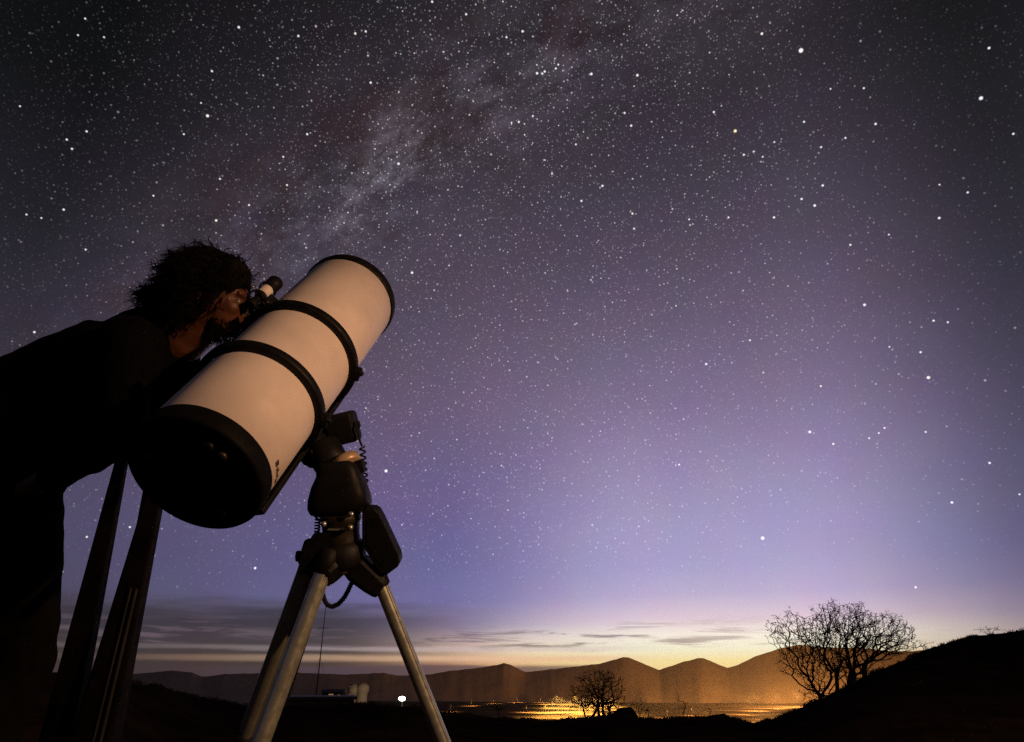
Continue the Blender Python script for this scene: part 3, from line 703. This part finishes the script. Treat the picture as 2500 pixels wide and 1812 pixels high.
for a_ in (anN, anF):
    bo = MB(); g0 = a_ - Vector((0, 0, .08)); bo.cap(g0 + Vector((0, 0, .045)) - FWD * .05, .045, g0 + FWD * .17 + Vector((0, 0, .035)), .036); bo.cap(g0 + Vector((0, 0, .05)), .045, g0 + Vector((0, 0, .15)), .046)
    bm_ = remesh(bo, .009, 2); bm_.v = [Vector((v.x, v.y, max(v.z, g0.z + .002))) for v in bm_.v]; bm_.build('boot', 'boot', per)
# hair: a dense core and many curled locks
hcen = P(508, 690, 1.92)
HB = [(hcen, (.110, .098, .106)), (P(455, 785, 1.925), (.055, .055, .080)), (P(452, 690, 1.93), (.062, .085, .085)), (P(425, 730, 1.93), (.055, .055, .075)), (P(475, 742, 1.92), (.066, .070, .100)), (P(385, 728, 1.935), (.036, .026, .045)), (P(570, 672, 1.905), (.046, .046, .075))]
hr = MB()
for c_, r_ in HB: hr.ball(c_, r_, (hf, hu, hs), 24, 16)
hr = remesh(hr, .009, 3)
for i, v in enumerate(hr.v):
    nn = noise.fractal(v * 28, 1, 2, 4); dirv = (v - hcen).normalized(); hr.v[i] = v + dirv * nn * .012
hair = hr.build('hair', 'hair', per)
lk = MB()
def lock(p, d, L, r, curl, n=7, sides=3):
    a, u, w = frame(d, (random.random(), random.random(), random.random())); ph0 = random.random() * 6.28; tw = random.uniform(2.5, 6) * random.choice((-1, 1)); pts = []
    sag = Vector((random.uniform(-.25, .25), 0, random.uniform(-.35, .12)))
    for i in range(n):
        f_ = i / (n - 1); t_ = ph0 + tw * f_
        pts.append(p + a * L * f_ + (u * math.cos(t_) + w * math.sin(t_)) * curl * f_ + sag * L * f_ * f_)
    lk.tube(pts, [r * (1 - .75 * i / (n - 1)) for i in range(n)], sides, caps=False)
for k in range(5200):
    c_, r_ = HB[np.searchsorted([.42, .52, .62, .72, .82, .90, 1.01], random.random())]
    dv = Vector((random.gauss(0, 1), random.gauss(0, 1), random.gauss(0, 1))).normalized()
    p = c_ + hf * dv.x * r_[0] * .95 + hu * dv.y * r_[1] * .95 + hs * dv.z * r_[2] * .95
    if (p - hp(.10, -.05)).length < .088 or (p - hp(.06, -.09)).length < .07: continue
    rd = (p - c_).normalized(); jit = Vector((random.gauss(0, .3), random.gauss(0, .3), random.gauss(0, .3)))
    if k % 16: lock(p, rd * .40 - hf * .70 - hu * .40 + jit * 1.3, random.uniform(.022, .050), random.uniform(.0012, .0028), random.uniform(.009, .018), 9)
    else: lock(p, rd + jit * 1.6, random.uniform(.016, .032), random.uniform(.0005, .0009), random.uniform(.010, .018), 9)
lk.build('curly_lock', 'hair', hair)['kind'] = 'stuff'
lk = MB()
for k in range(900):                                # beard and moustache
    dv = Vector((random.gauss(0, 1), random.gauss(0, 1), random.gauss(0, 1))).normalized()
    p = hp(.045 + dv.x * .055, -.080 + dv.y * .045, dv.z * .064)
    if (p - hp(.0, -.05)).dot(hf) < 0 or (p - hc_).dot(hu) > -.064: continue
    lock(p, (hf * .5 - hu * .9 + dv * .5), random.uniform(.012, .030), random.uniform(.0008, .0018), .004, 5)
bd = lk.build('beard', 'hair', per); bd['kind'] = 'stuff'

# ------------------------------------------------------------------ bare trees and dry shrubs
def dendrite(root, pts, bal=.75):
    nodes = [np.array(root)]; par = [-1]; plen = [0.0]
    pts = sorted(pts, key=lambda p: np.linalg.norm(p - root)); A = np.zeros((len(pts) + 1, 3)); A[0] = root; PL = np.zeros(len(pts) + 1); n = 1
    for p in pts:
        d = np.linalg.norm(A[:n] - p, axis=1); c = d + bal * (PL[:n] + d); k = int(np.argmin(c)); A[n] = p; PL[n] = PL[k] + d[k]; par.append(k); n += 1
    return A[:n], par
def make_tree(name, root, lobes, npts, tipr, rootr, label, cat, group=None, thr=3.2, seed=1, leaf=0, stems=((0, 0, 0),)):
    rg_ = np.random.default_rng(seed); rv = Vector(root)
    T = thing(name, root, label, cat, group); trunk = MB(); crown = MB()
    tot = sum(l[2] for l in lobes); groups = [[] for _ in stems]
    for c_, rad, wgt in lobes:
        for _ in range(int(npts * wgt / tot)):
            v = rg_.normal(size=3); v /= np.linalg.norm(v); q = np.array(c_) + v * np.array(rad) * (rg_.random() ** .42)
            if q[2] < terr(q[0], q[1]) + .12: continue
            k = int(np.argmin([np.linalg.norm((q - np.array(rv + Vector(s_)))[:2]) + rg_.random() * .9 for s_ in stems])); groups[k].append(q)
    for s_, g in zip(stems, groups):
        if not g: continue
        r0 = np.array(rv + Vector(s_)); r0[2] = terr(r0[0], r0[1]) - .03
        A, par = dendrite(r0, g)
        n = len(A); cnt = np.zeros(n)
        ch = [0] * n
        for i in range(1, n): ch[par[i]] += 1
        for i in range(n - 1, 0, -1):
            if ch[i] == 0: cnt[i] += 1
            cnt[par[i]] += cnt[i]
        rad = tipr * np.maximum(cnt, 1) ** (math.log(max(rootr / tipr, 1.01)) / math.log(max(cnt[0], 2)))
        for i in range(1, n):
            p = Vector(A[par[i]]); q = Vector(A[i]); m1 = p.lerp(q, .5) + Vector(rg_.normal(size=3)) * (q - p).length * .06
            dst = trunk if rad[i] > tipr * thr else crown
            ra_ = min(rad[par[i]], rad[i] * 1.25)
            dst.tube([p, m1, q], [ra_, (ra_ + rad[i]) / 2, rad[i]], 6 if dst is trunk else 4, caps=False)
            if ch[i] == 0 or rg_.random() < .5:            # thorns and short twigs
                for _ in range(2 if leaf == 0 else 3):
                    d = (q - p).normalized() + Vector(rg_.normal(size=3)) * .8; L = float(rg_.uniform(.04, .15)) * (rootr / .06) ** .5; d.normalize(); k1 = q + d * L * .6; k2 = k1 + (d + Vector(rg_.normal(size=3)) * .5).normalized() * L * .6
                    crown.tube([q, k1, k2], [tipr * .85, tipr * .7, tipr * .45], 3, caps=False)
                    if rg_.random() < leaf:
                        u = Vector(rg_.normal(size=3)).normalized(); w = d.cross(u).normalized(); s0 = float(rg_.uniform(.012, .03)); crown.add([k1 - w * s0 * .5, k1 + d * s0 - w * s0 * .2, k1 + d * s0 * 1.6, k1 + w * s0 * .5], [(0, 1, 2, 3)], False)
    if trunk.v: trunk.build('trunk', 'bark', T)
    crown.build('crown', 'twig', T); return T
d0 = 16.5
def lobe(x, y, rx, ry, d, w): p = P(x, y, d); s_ = d / FPX; return (tuple(p), (rx * s_, rx * s_ * .75, ry * s_), w)
bx_, by_ = P(2075, 1672, 15.2).x, P(2075, 1672, 15.2).y
root = Vector((bx_, by_, terr(bx_, by_)))
make_tree('thorn_tree', root, [lobe(1955, 1555, 82, 52, 15.2, 1.1), lobe(2050, 1535, 95, 62, 15.2, 1.7), lobe(2140, 1545, 88, 52, 15.2, 1.5), lobe(1985, 1620, 90, 45, 15.2, .9), lobe(2080, 1610, 100, 50, 15.2, .8), lobe(2195, 1575, 45, 32, 15.2, .35), lobe(1990, 1690, 42, 34, 15.2, .30),
          lobe(1900, 1535, 26, 34, 15.2, .14), lobe(2030, 1490, 22, 26, 15.2, .12), lobe(2095, 1492, 26, 22, 15.2, .10), lobe(1930, 1500, 16, 18, 15.2, .05)],
          1600, .0042, .050, 'wide bare thorn tree on the steep dark hillside', 'tree', seed=3, leaf=.7, stems=((0, 0, 0), (-.30, .1, 0), (.30, .1, 0), (-.60, 0, 0), (.1, .3, 0)))
q = PH(1476, 1750, 15.3)
make_tree('bare_tree', (q.x, q.y, terr(q.x, q.y)), [lobe(1455, 1668, 52, 36, 14.2, 1.2), lobe(1425, 1700, 40, 34, 14.2, .7), lobe(1490, 1685, 38, 42, 14.2, .8), lobe(1455, 1720, 62, 22, 14.2, .4), lobe(1515, 1708, 14, 24, 14.2, .15), lobe(1404, 1692, 14, 16, 14.2, .1)],
          480, .0034, .030, 'small bare tree beside the dark boulder, above the town lights', 'tree', seed=11, leaf=.15, stems=((0, 0, 0), (-.28, 0, 0), (.15, 0, 0), (-.12, .1, 0)))
for k, (x, y, w, h, lab, n_) in enumerate([(1218, 1752, 28, 32, 'low dry shrub on the ridge between the tripod and the small bare tree', 60), (1563, 1752, 26, 46, 'thin dry shrub growing just behind the dark boulder', 34),
                                           (1580, 1757, 14, 28, 'short dry stalks between the boulder and the flat rock', 16), (1668, 1752, 15, 58, 'tall thin dry stalk rising from the flat rock ledge', 16), (1733, 1750, 9, 26, 'small dry tuft at the end of the flat rock ledge', 14), 
                                           (2260, 1592, 30, 22, 'low dry shrub on the hillside above the thorn tree', 30), (2420, 1556, 34, 22, 'round dry shrub near the top of the dark hillside', 40)]):
    a_, _ = azel(x, y); rc = float(np.interp(a_, ca, cr)); r_ = rc - .3; qx, qy = r_ * math.sin(a_), r_ * math.cos(a_); dd = (Vector((qx, qy, 0)) - C).dot(CF)
    s_ = dd / FPX; gz = terr(qx, qy)
    make_tree('dry_shrub', (qx, qy, gz), [((qx, qy, gz + h * s_ * .6), (w * s_, w * s_, h * s_ * .45), 1)], n_,   .0030 if rc < 20 else .005, .0075, lab, 'shrub', 'dry shrubs along the ridge', thr=9, seed=20 + k, leaf=.1)

# ragged dry grass along the ridge line
gm = MB(); rg2 = random.Random(12)
for k in range(5200):
    a_ = rg2.uniform(R(-38), R(41)); rc = float(np.interp(a_, ca, cr)); r_ = rc + rg2.gauss(-.25, .4) * (rc / 14)
    cl = noise.noise(Vector((a_ * 60, r_ * .4, 1))) + noise.noise(Vector((a_ * 220, 3, 2))) * .6
    if cl < -.05: continue
    x, y = r_ * math.sin(a_), r_ * math.cos(a_); z = terr(x, y) - .01; h = rg2.uniform(.012, .05) * (1 + max(0, cl)) * (rc / 14)
    for b_ in range(3):
        dx_, dy_ = rg2.gauss(0, .5) * h, rg2.gauss(0, .5) * h; w = .006 * rc / 14; ox = rg2.gauss(0, .03)
        gm.add([(x + ox - w, y, z), (x + ox + w, y, z), (x + ox + dx_ * .4 + w * .6, y + dy_ * .4, z + h * .6), (x + ox + dx_, y + dy_, z + h), (x + ox + dx_ * .4 - w * .6, y + dy_ * .4, z + h * .6)], [(0, 1, 2, 3, 4)], False)
tag(gm.build('grass', 'twig'), 'short ragged dry grass along the dark ridge', 'grass', kind='stuff')

# ------------------------------------------------------------------ rocks on the ridge
def rock(name, corners, d, thick, label, seed):
    rg_ = np.random.default_rng(seed); bm = bmesh.new(); pts = []
    for x, y in corners:
        for k, dd in enumerate((-.5, 0, .5)):
            sh = 1 - .22 * abs(dd) * 2; cx = sum(c[0] for c in corners) / len(corners); cy = max(c[1] for c in corners)
            pts.append(P(cx + (x - cx) * sh, cy + (y - cy) * (sh if y < cy else 1), d + dd * thick) + Vector(rg_.normal(size=3)) * .012)
    vs = [bm.verts.new(p) for p in pts]; bmesh.ops.convex_hull(bm, input=vs)
    for v in [v for v in bm.verts if not v.link_faces]: bm.verts.remove(v)
    bmesh.ops.triangulate(bm, faces=bm.faces); bmesh.ops.subdivide_edges(bm, edges=bm.edges, cuts=2, use_grid_fill=True)
    for v in bm.verts: v.co += Vector(noise.noise_vector(v.co * 5)) * .035 + Vector(noise.noise_vector(v.co * 14)) * .012
    bm.verts.index_update(); mb = MB(); mb.add([v.co.copy() for v in bm.verts], [tuple(v.index for v in f.verts) for f in bm.faces], False); bm.free()
    c0 = P(sum(c[0] for c in corners) / len(corners), max(c[1] for c in corners), d)
    return solo(mb, name, 'rock', (c0.x, c0.y, terr(c0.x, c0.y)), label, 'rock')
rock('boulder', [(1492, 1762), (1500, 1738), (1512, 1728), (1540, 1727), (1552, 1738), (1564, 1764)], 13.6, .7, 'blocky dark boulder right of the small bare tree', 5)
rock('boulder', [(1690, 1768), (1702, 1751), (1770, 1745), (1782, 1750), (1790, 1768)], 13.7, .6, 'long flat topped dark rock ledge on the ridge', 6)
rock('boulder', [(1395, 1766), (1402, 1756), (1428, 1753), (1440, 1766)], 13.4, .5, 'low dark rock at the foot of the small bare tree', 8)

# ------------------------------------------------------------------ shed, mast, pale tower, lit hut
def gz(p): return terr(p.x, p.y)
sA = PH(688, 1700, 34); sB = PH(872, 1702, 34); dirx = (sB - sA); dirx.z = 0; Ls = dirx.length; dirx.normalize(); diry = Vector((-dirx.y, dirx.x, 0)); 
if diry.y < 0: diry = -diry
cen = (sA + sB) / 2 + diry * 1.4; zt = (sA.z + sB.z) / 2; zb = min(gz(sA), gz(sB), gz(cen)) - .1
sh = thing('shed', (cen.x, cen.y, zb), 'low black shed with a flat roof beyond the tripod', 'shed')
UZ = Vector((0, 0, 1))
MB().box(Vector((cen.x, cen.y, (zb + zt - .14) / 2)), (Ls - .25, 2.6, zt - .14 - zb), (dirx, diry, UZ)).build('wall', 'shed_wall', sh)
MB().box(Vector((cen.x, cen.y, zt - .065)), (Ls, 3.0, .13), (dirx, diry, UZ), .02).build('roof', 'shed_roof', sh)
fw = cen - diry * 1.3
wdw = MB().box(Vector((fw.x, fw.y, zt - .40)) - dirx * (Ls * .38), (.62, .05, .16), (dirx, diry, UZ)).build('window', 'shed_roof', sh)
MB().box(Vector((fw.x, fw.y, zt - .40)) - dirx * (Ls * .38) - diry * .028, (.54, .01, .09), (dirx, diry, UZ)).build('pane', 'shed_glass', wdw)
dr = MB().box(Vector((fw.x, fw.y, zt - 1.35)) + dirx * .5, (.9, .06, 2.0), (dirx, diry, UZ)).build('door', 'shed_roof', sh)
MB().ball(Vector((fw.x, fw.y, zt - 1.4)) + dirx * .85 - diry * .06, .03).build('handle', 'steel', dr)
mp = PH(776, 1660, 42); mt = PH(772, 1478, 42)
ms = thing('mast', (mp.x, mp.y, gz(mp)), 'thin dark mast standing behind the flat roofed shed', 'mast')
MB().tube([Vector((mp.x, mp.y, gz(mp) - .1)), Vector((mp.x, mp.y, mp.z)), Vector((mp.x, mp.y, mt.z))], [.05, .035, .016], 10).build('pole', 'pole_metal', ms)
MB().tube([Vector((mp.x - .3, mp.y, mt.z - 1.2)), Vector((mp.x + .3, mp.y, mt.z - 1.2))], .015, 8).build('crossarm', 'pole_metal', ms)
for dd_ in (-.9, .9):
    MB().tube([Vector((mp.x, mp.y, mp.z + 1.2)), Vector((mp.x + dd_ * 1.6, mp.y + .8, gz(mp) - .2))], .006, 6).build('guy_wire', 'pole_metal', ms)
def below(x, y, r, extra=0.3):
    p = PH(x, y, r); return p
wt = PH(884, 1690, 120); tz = gz(wt); sx = 120 / FPX * 1.0
tw = thing('water_tower', (wt.x, wt.y, tz), 'small pale round topped tower beside the flat roofed shed', 'tower')
top = PH(882, 1666, 120).z; mdz = PH(882, 1690, 120).z
MB().lathe((wt.x, wt.y, tz - .2), (0, 0, 1), [(0, .95), (mdz - tz, .85), (mdz - tz + .2, .95)], 24).build('shaft', 'pale_render', tw)
hgt = top - mdz
MB().lathe((wt.x + .05, wt.y, mdz), (0, 0, 1), [(0, .9), (.1, 1.0), (hgt * .55, 1.0), (hgt * .8, .75), (hgt * .95, .35), (hgt, .02)], 28).build('dome', 'pale_render', tw)
MB().ball((wt.x - 1.35, wt.y - .2, mdz + .35), (.85, .85, .9)).build('tank', 'pale_render', tw)
MB().box((wt.x - 1.35, wt.y - .1, (mdz - .4 + tz) / 2), (1.2, 1.2, mdz - tz)).build('annex', 'pale_render', tw)
hp_ = PH(812, 1692, 130); hz = gz(hp_)
ht = thing('hut', (hp_.x, hp_.y, hz), 'small hut with a warm lit front showing over the shed roof', 'hut')
ztop = PH(805, 1690, 130).z
MB().box((hp_.x, hp_.y + 1, (hz + ztop) / 2), (3.6, 2.2, ztop - hz)).build('wall', 'shed_wall', ht)
MB().rings([[Vector((hp_.x - 2, hp_.y - .4, ztop)), Vector((hp_.x + 2, hp_.y - .4, ztop)), Vector((hp_.x + 2, hp_.y + 2.4, ztop)), Vector((hp_.x - 2, hp_.y + 2.4, ztop))],
            [Vector((hp_.x - 2, hp_.y + .9, ztop + .45)), Vector((hp_.x + 2, hp_.y + .9, ztop + .45)), Vector((hp_.x + 2, hp_.y + 1.1, ztop + .45)), Vector((hp_.x - 2, hp_.y + 1.1, ztop + .45))]], smooth=False).build('roof', 'shed_roof', ht)
MB().box((hp_.x - .2, hp_.y - .12, ztop - .55), (.8, .04, .55)).build('window', 'lamp_window', ht)
MB().box((hp_.x + 1.1, hp_.y - .12, ztop - .6), (.5, .04, .4)).build('window', 'lamp_window', ht)

# ------------------------------------------------------------------ lamps of the town and of the hill
def point(name, loc, watts, color, radius, parent, spot=None, aim=None):
    l = bpy.data.lights.new(name, 'SPOT' if spot else 'POINT'); l.energy = watts; l.color = color; l.shadow_soft_size = radius
    o = bpy.data.objects.new(name, l); col.objects.link(o); o.parent = parent; o.location = Vector(loc) - ORG[parent.name]
    if spot:
        l.spot_size = R(spot); l.spot_blend = .6; o.rotation_euler = Vector(aim).to_track_quat('-Z', 'Y').to_euler()
    return o
SODIUM = (1.0, .44, .11)
def street_lamp(x, y, h, watts, label, group, color=SODIUM, hr=.9, matl='lamp_sodium', z=None):
    z = -120 + noise.fractal(Vector((x * .0016, y * .0016, 0)), 1, 2, 4) * 5 if z is None else z
    L = thing('street_lamp', (x, y, z), label, 'lamp', group)
    MB().tube([(x, y, z - 1), (x, y, z + h * .8), (x, y - h * .03, z + h * .95), (x, y - h * .12, z + h)], [.25, .18, .15, .12], 8).build('pole', 'pole_metal', L)
    MB().ball((x, y - h * .14, z + h), (hr, hr, hr * .45), seg=12, rg=8).build('lamp_head', matl, L)
    point('lamp_light', (x, y - h * .14, z + h - hr * .6 - .3), watts, color, .4, L, 156, (0, .12, -1)); return L
rl = random.Random(4)
for k, (px_, py_, w_) in enumerate([(1332, 1750, .6), (1372, 1747, 1.3), (1350, 1739, 1.0), (1392, 1738, 1.5), (1372, 1729, 1.4), (1425, 1730, 1.5), (1360, 1720, 1.5), (1405, 1721, 1.7), (1440, 1742, 1.4), (1470, 1733, 1.3), (1455, 1722, 1.4), (1500, 1745, 1.1), (1495, 1727, 1.0), (1415, 1752, 1.2)]):
    a_, te = azel(px_, py_); r_ = min(4000, -118.5 / te)
    street_lamp(r_ * math.sin(a_), r_ * math.cos(a_), 40, w_ * 9e6, 'tall sodium lamp among the bright yellow town lights behind the small bare tree', 'town lamps in the valley', hr=.6, color=(1.0, .56, .12))
for k, (px_, py_, w_) in enumerate([(1150, 1724, .7), (1205, 1718, 1), (1262, 1713, 2), (1285, 1737, 1.4), (1548, 1749, 1.5), (1630, 1753, 1.8), (1690, 1746, 1.3), (1100, 1735, .6), (1320, 1706, 1.2)]):
    a_, te = azel(px_, py_); r_ = min(4000, -118.5 / te)
    street_lamp(r_ * math.sin(a_), r_ * math.cos(a_), 24, w_ * 6.0e5, 'single sodium lamp on the dim outskirts of the valley town', 'outskirts lamps in the valley', hr=.45)
def flood_mast(px_, r_, h, w_, cone, aim, label, group):
    a_, _ = azel(px_, 1720); x, y = r_ * math.sin(a_), r_ * math.cos(a_)
    L = thing('floodlight_mast', (x, y, -120), label, 'floodlight', group)
    MB().tube([(x, y, -121), (x, y, -120 + h)], [.5, .25], 8).build('pole', 'pole_metal', L)
    MB().box((x, y - .4, -119.4 + h), (4, .6, 1.6), bev=.1).build('lamp_housing', 'pole_metal', L)
    point('flood_light', (x, y + .6, -119 + h), w_, SODIUM, 1.0, L, cone, aim)
for px_, r_, w_ in [(1835, 2350, .35), (1885, 2500, .5), (1830, 2800, .8), (1850, 3100, 1.4), (1900, 3350, 2.4), (1950, 3500, 3.4), (2005, 3600, 4.0), (2060, 3650, 3.6)]:
    flood_mast(px_, r_, 50, w_ * 4.5e6, 150, (.05, 1, -.22), 'floodlight mast lighting the orange valley floor below the dark hillside', 'floodlights below the hillside')
for px_, r_, w_ in [(1560, 1500, 2.0e7), (1700, 1500, 2.5e7), (1860, 1500, 3.6e7), (2050, 1500, 2.8e7)]:  # unseen stand-ins for whole town districts, added to light the mountains
    flood_mast(px_, r_, 28, w_, 128, (.62, 1, .05), 'unseen floodlight mast added below the ridge to light the mountains', 'unseen floodlights added for the mountains')
# white floodlight by the shed
fp = PH(981, 1706, 108); fz = gz(fp)
L = thing('floodlight', (fp.x, fp.y, fz), 'bright white floodlight on a pole near the pale tower', 'floodlight')
MB().tube([(fp.x, fp.y + .6, fz - .2), (fp.x, fp.y + .6, fp.z)], .03, 8).build('pole', 'black_paint', L)
MB().box((fp.x, fp.y + .55, fp.z), (.8, .4, .45), bev=.08).build('housing', 'pole_metal', L)
MB().ball((fp.x, fp.y + .2, fp.z), (.50, .2, .30)).build('lamp_glass', 'lamp_white', L)
point('flood_light', (fp.x, fp.y - 1.6, fp.z), 3500, (1, .74, .42), .3, L)
# red beacon on the hill
rb = PH(2470, 1549, 34); rz = gz(rb)
L = thing('beacon', (rb.x, rb.y, rz), 'small red warning light on top of the dark hillside', 'beacon')
MB().tube([(rb.x, rb.y, rz - .05), (rb.x, rb.y, rb.z)], .02, 8).build('post', 'pole_metal', L)
MB().ball((rb.x, rb.y, rb.z + .05), (.055, .055, .06), seg=12, rg=8).build('lamp_glass', 'lamp_red', L)
# the yard lamp whose warm light falls on the telescope (stands outside the frame, to the right behind the camera)
yl = Vector((4.1, -.9, 0)); yz = terr(yl.x, yl.y); yl.z = yz
L = thing('yard_lamp', yl, 'warm yard lamp on a post lighting the telescope', 'lamp')
MB().tube([yl - Vector((0, 0, .1)), yl + Vector((0, 0, 2.0)), yl + Vector((-.05, .04, 2.15)), yl + Vector((-.22, .16, 2.2))], [.04, .035, .03, .028], 12).build('post', 'pole_metal', L)
hd = yl + Vector((-.30, .22, 2.16))
MB().lathe(hd + Vector((0, 0, .06)), (0, 0, -1), [(0, .03), (.02, .06), (.10, .15), (.11, .155), (.10, .145), (.02, .05)], 28, caps=False).build('lamp_shade', 'pole_metal', L)
MB().ball(hd - Vector((0, 0, .03)), .05).build('bulb', 'lamp_bulb', L)
point('lamp_light', hd - Vector((0, 0, .11)), 700, (1.0, .52, .25), .06, L)

# ------------------------------------------------------------------ thin haze over the valley, lit by the town
hm = bpy.data.materials.new('haze'); hm.use_nodes = True; ht_ = hm.node_tree; ht_.nodes.clear()
ho = ht_.nodes.new('ShaderNodeOutputMaterial'); hv = ht_.nodes.new('ShaderNodeVolumePrincipled')
hv.inputs['Color'].default_value = (.92, .88, .84, 1); hv.inputs['Density'].default_value = 2.2e-5; hv.inputs['Anisotropy'].default_value = 0.0
ht_.links.new(hv.outputs[0], ho.inputs['Volume'])
MATS['haze'] = hm
hz_ = MB().box((0, 0, 90), (17200, 17200, 470)).build('haze', 'haze')
tag(hz_, 'thin warm haze hanging over the valley', 'haze', kind='stuff')
